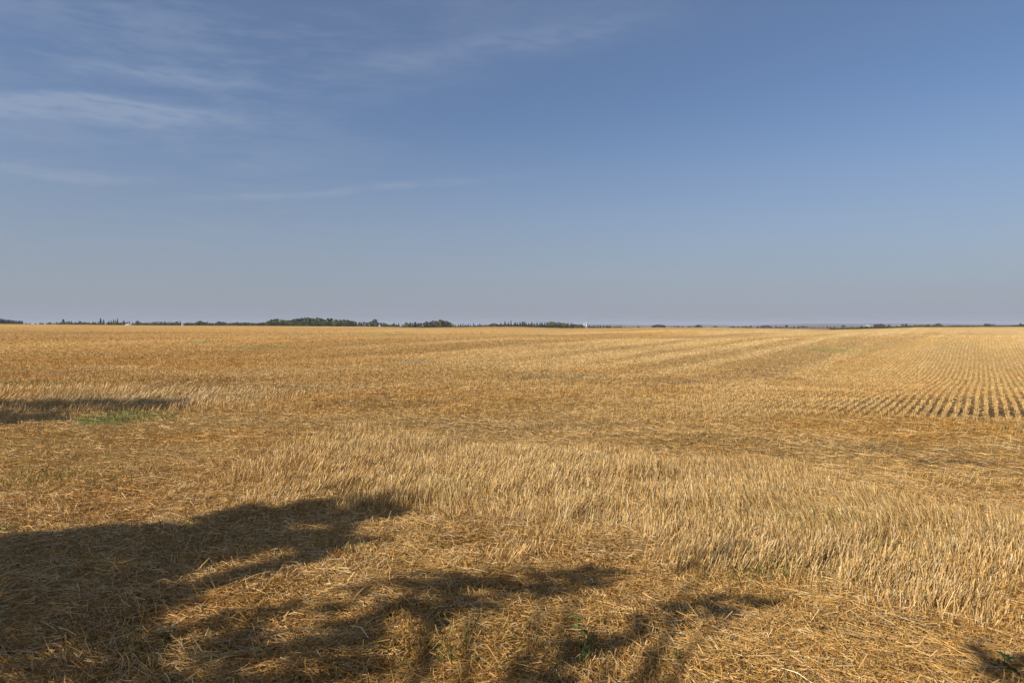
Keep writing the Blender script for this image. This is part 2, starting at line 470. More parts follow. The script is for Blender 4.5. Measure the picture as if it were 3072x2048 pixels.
def scatter(nlog, r0, r1, extra=0, e0=2.0, e1=7.0, half=47):
    r = np.exp(rng.uniform(math.log(r0), math.log(r1), nlog))
    if extra: r = np.concatenate([r, np.sqrt(rng.uniform(e0 ** 2, e1 ** 2, extra))])
    a = np.radians(rng.uniform(-half, half, len(r)))
    return np.sin(a) * r, np.cos(a) * r, r


def tint(c, n, spread=0.16):
    k = (1 + rng.normal(0, 1, n) * spread)[:, None]
    h = rng.normal(0, 1, n)[:, None]
    c = c * k * (1 + h * np.array([[0.0, 0.05, 0.14]]))
    return np.maximum(c, 0.03)


def rep6(c): return np.repeat(c, 6, axis=0)


# loose straw lying about
x, y, r = scatter(700000, 2.2, 200, 480000, 1.8, 8.5)
st = stand_mask(x, y); rw = rows_mask(x, y); u_, v_ = uv_rows(x, y)
keep = rng.random(len(x)) < (1 - 0.40 * st) * (1 - rw * (0.40 + 0.48 * sst(y, 19, 13)))
lump = fbm(x / 0.5, y / 0.5, 3, 45)
keep &= rng.random(len(x)) < np.maximum(0.35 + 1.3 * lump, sst(r, 10, 22))
x, y, r, st, lump, rw = x[keep], y[keep], r[keep], st[keep], lump[keep], rw[keep]
n = len(x)
Ls = np.clip(rng.gamma(1.9, 0.042, n), 0.015, 0.36)
long_ = rng.random(n) < 0.035; Ls[long_] = rng.uniform(.12, .30, long_.sum())
# straw tends to lie in swirls
th = fbm(x / 1.1, y / 1.1, 3, 46) * 9.0 + rng.normal(0, 0.85, n)
pit = rng.normal(0.0, 1, n) * np.minimum(.2, .014 / Ls) + np.where((rng.random(n) < .10) & (Ls < .11), rng.uniform(.2, 1.1, n), 0)
d = np.stack([np.cos(th) * np.cos(pit), np.sin(th) * np.cos(pit), np.sin(pit)], 1)
z = ground_z(x, y) + rng.uniform(0, 1, n) ** 1.5 * (0.015 + 0.10 * np.clip(lump - .3, 0, 1))
ctr = np.stack([x, y, z + np.abs(d[:, 2]) * Ls * .5], 1)
wd = np.maximum(rng.uniform(0.0018, 0.0046, n), 0.00036 * r)
side = cross_side(d, n)
V, F = ribbons(ctr - d * Ls[:, None] / 2, ctr + d * Ls[:, None] / 2, wd, side, bend=rng.normal(0, 1, (n, 3)) * (Ls * np.where(rng.random(n) < .2, .14, .03))[:, None])
c = field_color(x, y)
c = mixc(c, 'brown', rw * (.22 + .3 * sst(y, 30, 14)))
br = rng.random(n) < 0.10 * sst(r, 45, 8) * (1 - rw)
c[br] = c[br] * 0.35 + np.array((0.80, 0.66, 0.42)) * 0.65
dk = rng.random(n) < 0.18 * sst(r, 22, 5)
c[dk] *= 0.6
o = mesh_np('loose_straw', V, F, M_STRAW, color=rep6(np.clip(tint(c, n, .10 + .12 * sst(r, 30, 8)), .02, .92)))
tag(o, 'loose golden straw scattered and matted over the harvested field', 'straw', kind='stuff')

# short and tall standing stubble
x, y, r = scatter(800000, 2.2, 320, 290000, 1.8, 9.5)
xr = np.exp(rng.uniform(math.log(12), math.log(75), 330000)); ar = np.radians(rng.uniform(6, 47, len(xr)))
x = np.concatenate([x, np.sin(ar) * xr]); y = np.concatenate([y, np.cos(ar) * xr]); r = np.concatenate([r, xr]); extra_ = np.arange(len(x)) >= len(x) - len(xr)
st = stand_mask(x, y); rw = rows_mask(x, y); u_, v_ = uv_rows(x, y)
ph = np.abs(((v_ / 0.168 + (fbm(x / 9, y / 14, 2, 47) - .5) * 1.6) % 1.0) - 0.5) * 2     # 0 in the row, 1 between
inrow = sst(ph + rng.normal(0, .06, len(x)), 0.60, 0.32) * (.70 + .5 * fbm(x / .35, y / .35, 2, 58)).clip(0, 1)
dens = 0.16 + 0.84 * st + 0.50 * sst(r, 11, 20)
dens = np.minimum(dens, 1.0)
dens = dens * (1 - rw) * ~extra_ + rw * inrow
thin_ = sst(fbm(x / .40, y / .30, 3, 57), .40, .54)
dens = dens * (1 - sst(r, 14, 8) * (1 - thin_) * .85)
keep = rng.random(len(x)) < dens
x, y, r, st, rw = x[keep], y[keep], r[keep], st[keep], rw[keep]
n = len(x)
Hh = 0.06 + 0.11 * st + 0.025 * sst(r, 9, 14) * (1 - st) - 0.02 * rw
Hh = Hh * rng.uniform(0.45, 1.2, n) * (0.55 + 0.9 * fbm(x / .7, y / .7, 3, 48))
lx = (fbm(x / 2.8, y / 1.5, 3, 49) - 0.48) * 1.9
lx = lx + 0.60 * sst(x, -0.8, -2.4) * st - 0.50 * sst(x, 1.0, 3.0) * sst(y, 5.2, 6.2) * st + 0.45 * sst(y, 5.4, 4.6) * st
lx = lx * (1 - .6 * rw) + rng.normal(0, 1, n) * (0.25); ly = rng.normal(0.05, 0.25, n)
d = np.stack([lx, ly, np.ones(n)], 1); d /= np.linalg.norm(d, axis=1)[:, None]
base = np.stack([x, y, ground_z(x, y) - 0.01], 1)
wd = np.maximum(rng.uniform(0.0024, 0.0050, n), 0.00036 * r)
V, F = ribbons(base, base + d * Hh[:, None], wd, cross_side(d, n), bend=rng.normal(0, 1, (n, 3)) * (Hh * 0.008)[:, None])
c = field_color(x, y)
c = mixc(c, 'pale', 0.30 * st + rw * (.12 + .3 * sst(y, 30, 14)))
wh = (rng.random(n) < .16) & (st > .3); c[wh] = c[wh] * .4 + np.array((.74, .62, .40)) * .6
c = c * np.where(rng.random(n) < .20 * sst(r, 25, 6), 0.6, 1.0)[:, None]
o = mesh_np('stubble', V, F, M_STRAW, color=rep6(np.clip(tint(c, n, .10 + .17 * sst(r, 30, 8)), .02, .92)))
tag(o, 'pale upright stubble stalks standing in bands and drilled rows across the field', 'stubble', kind='stuff')

# low green regrowth between the straw
gp = []
for px, py, sx, sy, cnt in [(370, 1262, 140, 18, 600), (1300, 1480, 170, 50, 900), (2300, 1590, 330, 60, 1500),
                            (2700, 1660, 300, 60, 1300), (2500, 1740, 300, 40, 700), (1050, 1480, 220, 30, 500), (200, 1450, 250, 60, 700), (1380, 1960, 250, 60, 260),
                            (420, 1960, 200, 40, 500), (3030, 1300, 60, 12, 60), (1750, 1390, 60, 14, 160), (700, 1640, 500, 60, 700), (120, 1160, 150, 6, 900)]:
    X = px + rng.normal(0, .6, cnt) * sx; Yp = np.clip(py + rng.normal(0, .6, cnt) * sy, 1010, 2300)
    Y = EYE * FPX / (Yp - HY); gp.append(np.stack([(X - 1536) / FPX * Y, Y], 1))
gp = np.vstack(gp); x, y = gp[:, 0], gp[:, 1]; r = np.hypot(x, y)
kk = rng.random(len(x)) < 0.15 + 1.2 * sst(fbm(x / .35, y / .35, 3, 55), .45, .62); x, y, r = x[kk], y[kk], r[kk]; n = len(x)
d = np.stack([rng.normal(0, .6, n), rng.normal(0, .6, n), np.ones(n)], 1); d /= np.linalg.norm(d, axis=1)[:, None]
base = np.stack([x, y, ground_z(x, y)], 1)
V, F = ribbons(base, base + d * rng.uniform(.04, .14, n)[:, None], np.maximum(rng.uniform(.003, .007, n), .00045 * r), cross_side(d, n))
c = np.array((0.27, 0.24, 0.08)) * rng.uniform(.6, 1.5, n)[:, None]
o = mesh_np('grass', V, F, M_GREEN, color=rep6(c))
tag(o, 'thin green grass and volunteer shoots growing among the straw', 'grass', kind='stuff')

# ------------------------------------------------------------------ single weeds in the foreground
def weed(px, py, h, nl, lw, label, name='weed', lean=0.0, col=(0.16, 0.165, 0.05)):
    X, Y = G(px, py); zz = float(ground_z(np.array([X]), np.array([Y]))[0])
    t = empty(name, (X, Y, zz)); tag(t, label, 'weed', 'green weeds in the straw')
    # stem
    k = 6; V = []; F = []
    for s_ in range(4):
        f = s_ / 3; rr = 0.004 * (1 - f * .6)
        for q in range(k): V.append((lean * h * f + rr * math.cos(q * 6.283 / k), rr * math.sin(q * 6.283 / k), h * f))
    for s_ in range(3):
        for q in range(k): F.append((s_ * k + q, s_ * k + (q + 1) % k, s_ * k + k + (q + 1) % k, s_ * k + k + q))
    mesh_np('stem', np.array(V), np.array(F), M_GREEN, t, color=np.tile(np.array(col) * 1.2, (len(V), 1)))
    V = []; F = []; C = []
    for l in range(nl):
        f = (l + .6) / nl; a = l * 2.4 + rng.uniform(-.4, .4); ln = h * rng.uniform(.45, .75) * (1.15 - .5 * f); w = ln * lw
        up = rng.uniform(.25, .8); bx, bz = lean * h * f, h * f * .9
        pr = [(0, .12), (.25, .8), (.5, 1), (.75, .7), (1, .05)]
        b0 = len(V); cc = np.array(col) * rng.uniform(.7, 1.35)
        for s_, (tt, ww) in enumerate(pr):
            rx = ln * tt; rz = ln * (up * tt - .55 * tt * tt)
            for sgn in (-1, 0, 1):
                V.append((bx + rx * math.cos(a) - sgn * w * ww * .5 * math.sin(a), rx * math.sin(a) + sgn * w * ww * .5 * math.cos(a), bz + rz + (abs(sgn) * w * ww * .18)))
                C.append(cc)
        for s_ in range(4):
            for q in range(2):
                i0 = b0 + s_ * 3 + q; F.append((i0, i0 + 1, i0 + 4, i0 + 3))
    mesh_np('leaves', np.array(V), np.array(F), M_GREEN, t, color=np.array(C))


weed(1735, 1925, .13, 5, .38, 'upright green weed with broad leaves in sunlit straw at bottom centre', col=(.13, .17, .055))
weed(1765, 1960, .10, 7, .45, 'low leafy green weed just below the upright broad-leaved one')
weed(1590, 1728, .09, 9, .30, 'bushy green tuft just above the end of the middle tree shadow')
weed(1310, 1655, .11, 5, .5, 'small weed with drooping leaves right of the large shadow tip')
weed(1385, 1690, .055, 6, .7, 'flat pale green leaf cluster lying on sunlit straw', col=(.16, .27, .10))
weed(1440, 1665, .06, 8, .3, 'tiny dark green tuft right of the weed with drooping leaves')
weed(500, 1935, .14, 8, .4, 'green weed in dappled shade near the bottom left', col=(.12, .13, .04))
weed(1755, 2010, .10, 9, .3, 'dark green weed inside the shadow streak at bottom centre', col=(.06, .12, .03))
weed(3030, 2035, .12, 8, .45, 'dark leafy weed in the shaded bottom right corner', col=(.06, .12, .03))
weed(2600, 1800, .05, 7, .5, 'small green weed at the foot of the tall stubble on the right')
weed(1310, 2000, .09, 8, .28, 'narrow leaved weed left of the bottom centre, in dappled light')
weed(2035, 2020, .09, 10, .25, 'spiky dark green grass-like weed in bottom edge shade, right of centre', col=(.05, .11, .03))
weed(2180, 1985, .06, 8, .4, 'low weed between the bottom centre streak and sunlit straw') if False else None
weed(3020, 1287, .10, 8, .4, 'green weed on orange litter below the drilled rows at the right edge')
weed(2050, 1268, .14, 4, .25, 'lone pale green shoot in the middle of the flat sunlit straw', col=(.2, .26, .12))
weed(235, 1585, .08, 8, .4, 'green weed just above the top edge of the large shadow, far left') if False else None
weed(10, 1608, .09, 8, .4, 'bright green weed at the left edge above the large shadow', col=(.13, .24, .04))

# ------------------------------------------------------------------ trees on the skyline
def leafset(P, size, col, flat=.7):
    n = len(P); nrm = rng.normal(size=(n, 3)); nrm[:, 2] = np.abs(nrm[:, 2]) + .3; nrm /= np.linalg.norm(nrm, axis=1)[:, None]
    a = np.cross(nrm, rng.normal(size=(n, 3))); a /= np.linalg.norm(a, axis=1)[:, None]; b = np.cross(nrm, a)
    s_ = (size * rng.uniform(.6, 1.4, n))[:, None]
    V = np.stack([P - a * s_, P - b * s_ * flat, P + a * s_, P + b * s_ * flat], 1).reshape(-1, 3)
    F = np.arange(n * 4).reshape(-1, 4)
    return V, F, np.repeat(col, 4, axis=0)


def tube(pts, rad_, k=6):
    V = []; F = []
    pts = [np.array(p, float) for p in pts]
    for i_, p in enumerate(pts):
        dd = pts[min(i_ + 1, len(pts) - 1)] - pts[max(i_ - 1, 0)]; dd /= np.linalg.norm(dd) + 1e-9
        a = np.cross(dd, (0.31, 0.95, 0.05)); a /= np.linalg.norm(a); b = np.cross(dd, a)
        for q in range(k):
            t = q * 6.2832 / k; V.append(p + (a * math.cos(t) + b * math.sin(t)) * rad_[i_])
    for i_ in range(len(pts) - 1):
        for q in range(k): F.append((i_ * k + q, i_ * k + (q + 1) % k, (i_ + 1) * k + (q + 1) % k, (i_ + 1) * k + q))
    return np.array(V), np.array(F)


def join(parts_):
    V = []; F = []; o_ = 0
    for v, f in parts_: V.append(v); F.append(f + o_); o_ += len(v)
    return np.vstack(V), np.vstack(F)


def round_crown(seed, w=1.0, low=0.10):
    """unit tree 1 high: billowing crown of leaf clumps"""
    r_ = np.random.default_rng(seed); P = []; T = []
    nc = 15
    for k_ in range(nc):
        a = r_.uniform(0, 6.283); hgt = r_.uniform(low + .12, .86); rad_ = .30 * w * math.sin(math.pi * min(.97, (hgt - low * .5) / .98) ** .75) * r_.uniform(.4, 1.05)
        c_ = np.array([math.cos(a) * rad_, math.sin(a) * rad_, hgt]); R_ = r_.uniform(.10, .17) * np.array([w ** .5, w ** .5, .85])
        q = r_.normal(size=(70, 3)); q /= np.linalg.norm(q, axis=1)[:, None]; q *= r_.uniform(.55, 1.05, (70, 1))
        P.append(c_ + q * R_); T.append(np.full(70, r_.uniform(.75, 1.3)))
    P = np.vstack(P); P[:, 2] = np.clip(P[:, 2] / np.percentile(P[:, 2], 97), low, 1.04); return P, np.concatenate(T), 0.042


def spruce_crown(seed, w=1.0):
    r_ = np.random.default_rng(seed); P = []
    n_ = 900; hgt = 1 - r_.uniform(0, 1, n_) ** .62 * .95
    tier = .75 + .35 * np.abs(np.sin(hgt * 34 + r_.uniform(0, 6))); a = r_.uniform(0, 6.283, n_)
    lob = 1 + .22 * np.sin(a * 3 + hgt * 9 + seed) + .12 * np.sin(a * 5 - hgt * 17)
    rad_ = (1 - hgt) ** .72 * .25 * w * tier * lob * r_.uniform(.35, 1.05, n_) + .014
    P = np.stack([np.cos(a) * rad_, np.sin(a) * rad_, hgt - rad_ * .25], 1); P[:, 2] = np.clip(P[:, 2], .02, 1)
    return P, r_.uniform(.8, 1.2, n_), 0.036


TONES = dict(spruce=(0.032, 0.052, 0.028), green=(0.135, 0.165, 0.045), light=(0.20, 0.22, 0.05), olive=(0.20, 0.19, 0.055), dark=(0.080, 0.105, 0.036),
             russet=(0.14, 0.085, 0.045), grey=(0.10, 0.105, 0.07))
PROTO = {}


def proto(kind, tone, var):
    key = (kind, tone, var)
    if key in PROTO: return PROTO[key]
    seed = abs(hash((kind, var))) % 1000 if False else (ord(kind[0]) * 7 + var * 13)
    if kind == 'spruce': P, T, sz = spruce_crown(seed, (1.0, .75, 1.25)[var % 3])
    elif kind == 'bush': P, T, sz = round_crown(seed + 5, 1.6, .0)
    else: P, T, sz = round_crown(seed, (1.0, 1.25, .8, 1.1)[var % 4], .07)
    c_ = np.array(TONES[tone]) * T[:, None] * rng.uniform(.75, 1.25, (len(P), 1))
    V_, F_, C_ = leafset(P, np.full(len(P), sz), c_)
    cr = mesh_np('crown', V_, F_, M_LEAF, color=C_, link=False)
    lim = [tube([(0, 0, -.03), (.004, 0, .4), (0, .004, .92)], [.022, .016, .005])]
    if kind != 'spruce':
        for q in range(4):
            a = q * 1.6 + var; lim.append(tube([(0, 0, .18 + .1 * q), (.1 * math.cos(a), .1 * math.sin(a), .35 + .1 * q), (.2 * math.cos(a), .2 * math.sin(a), .48 + .1 * q)], [.012, .008, .003], 4))
    V_, F_ = join(lim); tk = mesh_np('trunk', V_, F_, M_BARK, link=False)
    PROTO[key] = (cr, tk); return PROTO[key]


tree_count = 0
NAMES = dict(spruce='spruce_tree', round='deciduous_tree', bush='shrub')


def skyline(px, top, w, kind, tone, D, label, cat, group):
    """tree of a skyline clump: px = photo column of its trunk, top = photo row of its tip, w = crown width in photo px"""
    global tree_count
    X = (px - 1536) / FPX * D
    zb = float(ground_z(np.array([X]), np.array([D]))[0])
    ht = (EYE + (HY - top) / FPX * D - zb) * (1.06 if kind == 'spruce' else 1.0)
    wm = w / FPX * D
    var = tree_count % 4; tree_count += 1
    base_w = {'spruce': .33, 'bush': .66, 'round': .54}[kind]
    sx = max(wm / base_w, ht * .38)
    o_ = empty(NAMES[kind], (X, D, zb), (px * 1.7) % 6.283, (sx, sx, ht))
    tag(o_, label, cat, group)
    cr, tk = proto(kind, tone, var)
    for src in (cr, tk):
        c_ = src.copy(); COL.objects.link(c_); c_.parent = o_
    return o_


ORD = 'first second third fourth fifth sixth seventh eighth ninth tenth eleventh twelfth thirteenth fourteenth fifteenth'.split()
DESC = dict(spruce='spruce', round='rounded tree', bush='shrub')
TD = dict(spruce='dark', green='mid green', light='yellow-green', olive='olive', dark='dark green', russet='russet', grey='grey-green')


def clump(place, D, items, jitter=25):
    """items: (px, top, width, kind, tone).  Unlike ones get labels of their own, look-alikes in a big mass share one"""
    base_ = {}
    for it in items:
        base_.setdefault((it[3], it[4]), []).append(it)
    for (kind, tone), lst in base_.items():
        lst.sort()
        tall = min(lst, key=lambda q: q[1])
        uniq_tall = sum(1 for q in lst if q[1] <= tall[1] + .4) == 1
        word = 'bushy' if kind == 'bush' else ('narrow' if kind == 'spruce' else 'broad')
        rest = [q for q in lst if not (uniq_tall and q is tall and len(lst) > 1)]
        for it in lst:
            nm = TD[tone] + ' ' + DESC[kind]
            if len(lst) == 1: lab = 'the only %s %s' % (nm, place)
            elif it not in rest: lab = 'tallest %s %s' % (nm, place)
            elif len(rest) == 1: lab = 'lower %s %s' % (nm, place)
            elif len(rest) <= 15: lab = '%s %s%s from the left %s' % (ORD[rest.index(it)], 'lower ' if len(rest) < len(lst) else '', nm, place)
            else: lab = '%s %s %s' % (word, nm, place)
            skyline(it[0], it[1], it[2], kind, tone, D + rng.uniform(-jitter, jitter), lab,
                    {'spruce': 'spruce', 'round': 'tree', 'bush': 'shrub'}[kind], '%ss %s' % (DESC[kind], place))


S, Rd, B = 'spruce', 'round', 'bush'
for k_, (a_, b_) in enumerate(((-22, 4), (5, 30), (31, 70))):
    its = [(xx + rng.uniform(-1, 1), float(np.interp(xx, [-30, 0, 10, 24, 40, 50, 66], [955, 956, 958, 960, 962, 963, 962])) + rng.uniform(-1.2, 1.8), rng.uniform(6, 9), S, 'spruce') for xx in np.arange(a_, b_, 4.0)]
    clump(("at the left picture edge", "amid the left spruce stand", "in the right part of the left spruce stand")[k_], 900, its, 40)
clump("just after the left spruce stand", 800, [(78, 969.5, 10, B, 'olive'), (88, 969.6, 9, B, 'olive'), (108, 969.3, 3, B, 'dark')])
clump("in scrub left of the mixed trees", 760, [(122, 968.5, 8, B, 'olive'), (131, 969.5, 10, B, 'green'), (142, 969.3, 10, B, 'green'), (150, 967, 9, B, 'dark'), (160, 970, 8, B, 'olive')])
clump("left of the spruce row", 720, [(172, 966.5, 6, Rd, 'green'), (184, 966.5, 7, Rd, 'green'), (192, 959, 10, Rd, 'dark'), (201, 966, 9, Rd, 'light'), (207, 964.5, 9, Rd, 'light'), (215, 964, 8, S, 'spruce'),
      (227, 967, 8, Rd, 'olive'), (240, 964, 11, Rd, 'green'), (250, 967, 6, B, 'olive'), (257, 966.5, 7, Rd, 'light'), (267, 968, 7, B, 'olive')])
clump("left of the whitish roof", 700, [(280, 965, 8, S, 'spruce'), (287, 966, 6, S, 'spruce'), (294, 966, 6, Rd, 'light'), (302, 955, 9, S, 'spruce'), (311, 960, 7.5, S, 'spruce'), (321, 966, 5, S, 'spruce'), (327, 963, 6, S, 'spruce'),
      (334, 961, 5, S, 'dark'), (341, 959, 7, S, 'dark'), (347, 961, 6, S, 'dark'), (353, 956.3, 6, S, 'dark'), (364, 966, 5, S, 'spruce'), (372, 962, 9, S, 'spruce')])
clump("behind the long whitish roof", 740, [(384, 964.5, 5, S, 'spruce'), (389, 964, 5, S, 'spruce'), (398, 966, 5, S, 'spruce')])
clump("in the belt left of the white shed", 700,
      [(409, 963, 6, S, 'spruce'), (413, 962, 6, S, 'spruce'), (417, 963, 6, S, 'spruce'), (421, 965, 5, S, 'spruce'), (430, 969, 10, B, 'green'), (436, 967, 6, S, 'spruce'), (446, 969, 11, B, 'green'),
       (457, 966, 6, S, 'spruce'), (463, 966, 6, Rd, 'dark'), (468, 966.5, 8, Rd, 'dark'), (474, 964, 6, S, 'spruce'), (480, 965, 6, S, 'spruce'), (486, 966, 8, Rd, 'dark'), (494, 964, 6, S, 'spruce'), (498, 967, 7, Rd, 'dark'),
       (505, 966, 6, S, 'spruce'), (510, 965, 6, S, 'spruce'), (516, 967, 8, Rd, 'dark'), (521, 968, 5, S, 'spruce'), (531, 965.5, 13, Rd, 'green'), (541, 964, 7, S, 'spruce')])
clump("between white shed and low woodland", 690,
      [(558, 968, 5, S, 'spruce'), (565, 967, 5, S, 'spruce'), (571, 968.5, 7, S, 'spruce'), (580, 970, 10, B, 'olive'), (590, 967, 9, Rd, 'olive'), (600, 963, 17, Rd, 'light'), (609, 966, 10, Rd, 'light'), (615, 967, 8, Rd, 'olive'), (622, 963.8, 4, S, 'dark'),
       (627, 969, 9, B, 'green'), (636, 970, 11, B, 'green')])
its = [(648, 968, 9, Rd, 'green'), (657, 965, 12, Rd, 'green'), (668, 966, 13, Rd, 'green'), (678, 968, 10, Rd, 'green'), (689, 970, 12, B, 'olive'), (702, 969, 12, Rd, 'olive'), (713, 967, 13, Rd, 'green'), (724, 970, 10, B, 'olive'),
       (735, 967.5, 12, Rd, 'green'), (745, 968, 12, Rd, 'green'), (757, 969, 12, Rd, 'olive'), (768, 970, 11, B, 'olive'), (779, 969, 10, Rd, 'green'), (790, 968, 10, Rd, 'green'), (798, 968, 10, Rd, 'dark')]
clump("in the low woodland", 670, its)
xs = [805, 815, 825, 832, 843, 850, 860, 870, 880, 888, 897, 905, 915, 925, 933, 942, 950, 958, 965, 975, 985, 992, 1005, 1012, 1022, 1032, 1042, 1050, 1057]
ts = [964, 960, 958, 958, 960, 961, 962, 962, 958, 957, 957, 955, 954, 954, 956, 956, 954, 955, 958, 960, 956, 956, 961, 960, 960, 960, 961, 963, 964]
tn_ = ['green', 'dark', 'green', 'dark', 'olive', 'green', 'green', 'grey', 'green', 'olive', 'dark', 'grey', 'green', 'dark', 'dark', 'olive', 'green', 'green', 'olive', 'grey', 'dark', 'dark', 'green', 'green', 'light', 'green', 'grey', 'grey', 'dark']
clump('in the tall central-left wood', 640, [(a, b, 16, Rd, c_) for a, b, c_ in zip(xs, ts, tn_)], 18)
clump('under the tall wood left of centre', 618, [(a, 966 + rng.uniform(-2, 2), 17, B, ('green', 'dark', 'olive')[int(a) % 3]) for a in range(806, 1062, 11)], 6)
clump("right of the tall wood", 650, [(1068, 966, 10, Rd, 'grey'), (1078, 967, 9, Rd, 'grey'), (1085, 966, 7, S, 'dark'), (1093, 966, 8, Rd, 'grey'), (1101, 968, 10, Rd, 'green'), (1110, 966, 10, Rd, 'green'), (1117, 963, 11, Rd, 'dark'), (1124, 959, 14, Rd, 'dark'),
      (1134, 967.5, 10, Rd, 'green'), (1143, 968.5, 9, Rd, 'grey'), (1152, 969, 9, Rd, 'green'), (1160, 971, 10, B, 'green'), (1170, 974, 12, B, 'green')])
clump("beside the two white bins", 640, [(1182, 968.5, 8, S, 'spruce'), (1178, 973, 7, B, 'dark'), (1189, 973, 7, B, 'dark'), (1196, 970, 7, S, 'spruce'), (1208, 974, 9, B, 'green')])
clump("in the russet grove's left half", 520, [(1219, 968, 11, Rd, 'green'), (1231, 968, 9, Rd, 'dark'), (1238, 970, 8, Rd, 'grey'), (1245, 967, 10, Rd, 'grey'), (1254, 970, 10, Rd, 'grey'), (1263, 969, 10, Rd, 'olive'), (1226, 973, 13, B, 'green'), (1248, 975, 14, B, 'grey'), (1262, 976, 14, B, 'grey')], 8)
clump("in the russet grove's right half", 500, [(1272, 968.5, 11, Rd, 'green'), (1281, 965, 12, Rd, 'dark'), (1291, 966, 12, Rd, 'russet'), (1300, 963, 12, Rd, 'dark'), (1309, 964, 12, Rd, 'russet'), (1320, 960, 13, Rd, 'olive'), (1329, 962, 12, Rd, 'russet'), (1337, 963, 11, Rd, 'russet'),
      (1344, 965.5, 11, Rd, 'russet'), (1351, 968, 10, Rd, 'green'), (1358, 973, 8, B, 'green'), (1282, 973, 16, B, 'dark'), (1298, 974, 16, B, 'dark'), (1316, 973, 16, B, 'green'), (1334, 973, 16, B, 'dark'), (1347, 975, 12, B, 'green')], 8)
clump("in the row right of the russet grove", 620, [(1366, 973, 4, S, 'spruce'), (1375, 973, 5, S, 'spruce'), (1382, 972, 6, S, 'spruce'), (1389, 970, 5, S, 'spruce'), (1395, 973, 5, S, 'spruce'), (1405, 972, 6, S, 'spruce'), (1412, 974, 5, S, 'spruce'), (1421, 970, 6, S, 'spruce'),
      (1433, 973, 4, S, 'spruce'), (1438, 971, 5, S, 'spruce'), (1443, 972, 5, S, 'spruce'), (1450, 974, 4, S, 'spruce'), (1456, 972, 5, S, 'spruce'), (1461, 975, 4, S, 'spruce'), (1400, 976, 9, B, 'grey'), (1427, 976, 9, B, 'grey'), (1447, 977, 9, B, 'grey')])
clump('in the scrub left of the silos', 640, [(1472, 972, 13, Rd, 'olive'), (1481, 970, 14, Rd, 'green'), (1491, 972, 12, Rd, 'olive'), (1503, 968, 5, S, 'spruce'), (1515, 964, 7, S, 'spruce'), (1525, 966, 5, S, 'spruce'), (1533, 962, 6, S, 'spruce'), (1545, 968, 9, Rd, 'dark'),
      (1553, 967, 5, S, 'spruce'), (1560, 965, 6, S, 'spruce'), (1570, 966, 11, Rd, 'dark'), (1578, 967, 5, S, 'spruce'), (1586, 968, 5, S, 'spruce'), (1595, 966, 7, S, 'spruce'), (1603, 969, 6, S, 'spruce'), (1611, 967, 6, S, 'spruce'), (1620, 965.5, 5, S, 'spruce'), (1626, 967, 7, S, 'spruce'), (1634, 967, 6, S, 'spruce')])
clump('low in the belt left of the silos', 625, [(a, 973.5 + rng.uniform(-1, 1), 15, B, ('olive', 'green', 'grey', 'russet')[k_ % 4]) for k_, a in enumerate(range(1468, 1748, 11))], 6)
clump('just left of the silos', 640, [(1643, 967, 12, Rd, 'light'), (1655, 965.5, 16, Rd, 'light'), (1665, 967, 11, Rd, 'light'), (1675, 967, 11, Rd, 'dark'), (1683, 969, 10, Rd, 'dark'), (1692, 968.5, 10, Rd, 'olive'), (1702, 970, 12, Rd, 'light'), (1714, 968.5, 6, S, 'spruce'),
      (1719, 970, 5, S, 'spruce'), (1727, 973, 10, Rd, 'grey'), (1734, 974, 9, Rd, 'olive'), (1743, 975, 10, B, 'russet'), (1750, 979, 8, B, 'grey')])
clump('in the low belt right of the silos', 760, [(1768, 977, 6, Rd, 'grey'), (1774, 979, 7, B, 'grey'), (1780, 976, 5, S, 'dark'), (1786, 978, 6, B, 'grey'), (1793, 976, 6, S, 'dark'), (1801, 976, 6, S, 'dark'), (1811, 978, 10, Rd, 'grey'), (1820, 977, 12, Rd, 'dark'), (1829, 978, 10, Rd, 'dark'),
      (1840, 980, 10, B, 'green'), (1850, 979, 9, B, 'green'), (1858, 978, 5, S, 'dark'), (1863, 977.5, 5, S, 'dark'), (1874, 981, 10, B, 'green'), (1888, 981, 10, B, 'olive'), (1900, 981, 10, B, 'olive'), (1915, 978.5, 6, B, 'russet'), (1930, 981, 10, B, 'grey')])
clump("in the isolated dark grove", 600, [(1957, 977, 7, Rd, 'dark'), (1963, 975.5, 9, Rd, 'dark'), (1971, 974, 10, Rd, 'dark'), (1979, 973.3, 9, Rd, 'dark'), (1986, 974, 9, Rd, 'dark'), (1993, 976.5, 8, Rd, 'dark')])
clump("right of the isolated dark grove", 900, [(2014, 980, 4, B, 'grey'), (2025, 977.5, 4, S, 'dark'), (2031, 979, 4, B, 'dark'), (2036, 978, 6, Rd, 'dark'), (2047, 979.5, 8, B, 'russet'), (2067, 978.5, 10, B, 'grey'), (2078, 979, 5, B, 'grey'), (2086, 977.5, 8, Rd, 'dark'), (2092, 975, 8, Rd, 'dark'),
      (2098, 974.3, 8, Rd, 'dark'), (2104, 977.5, 6, Rd, 'dark'), (2140, 979, 6, B, 'green'), (2145, 977, 6, Rd, 'green'), (2150, 979, 5, B, 'green')])
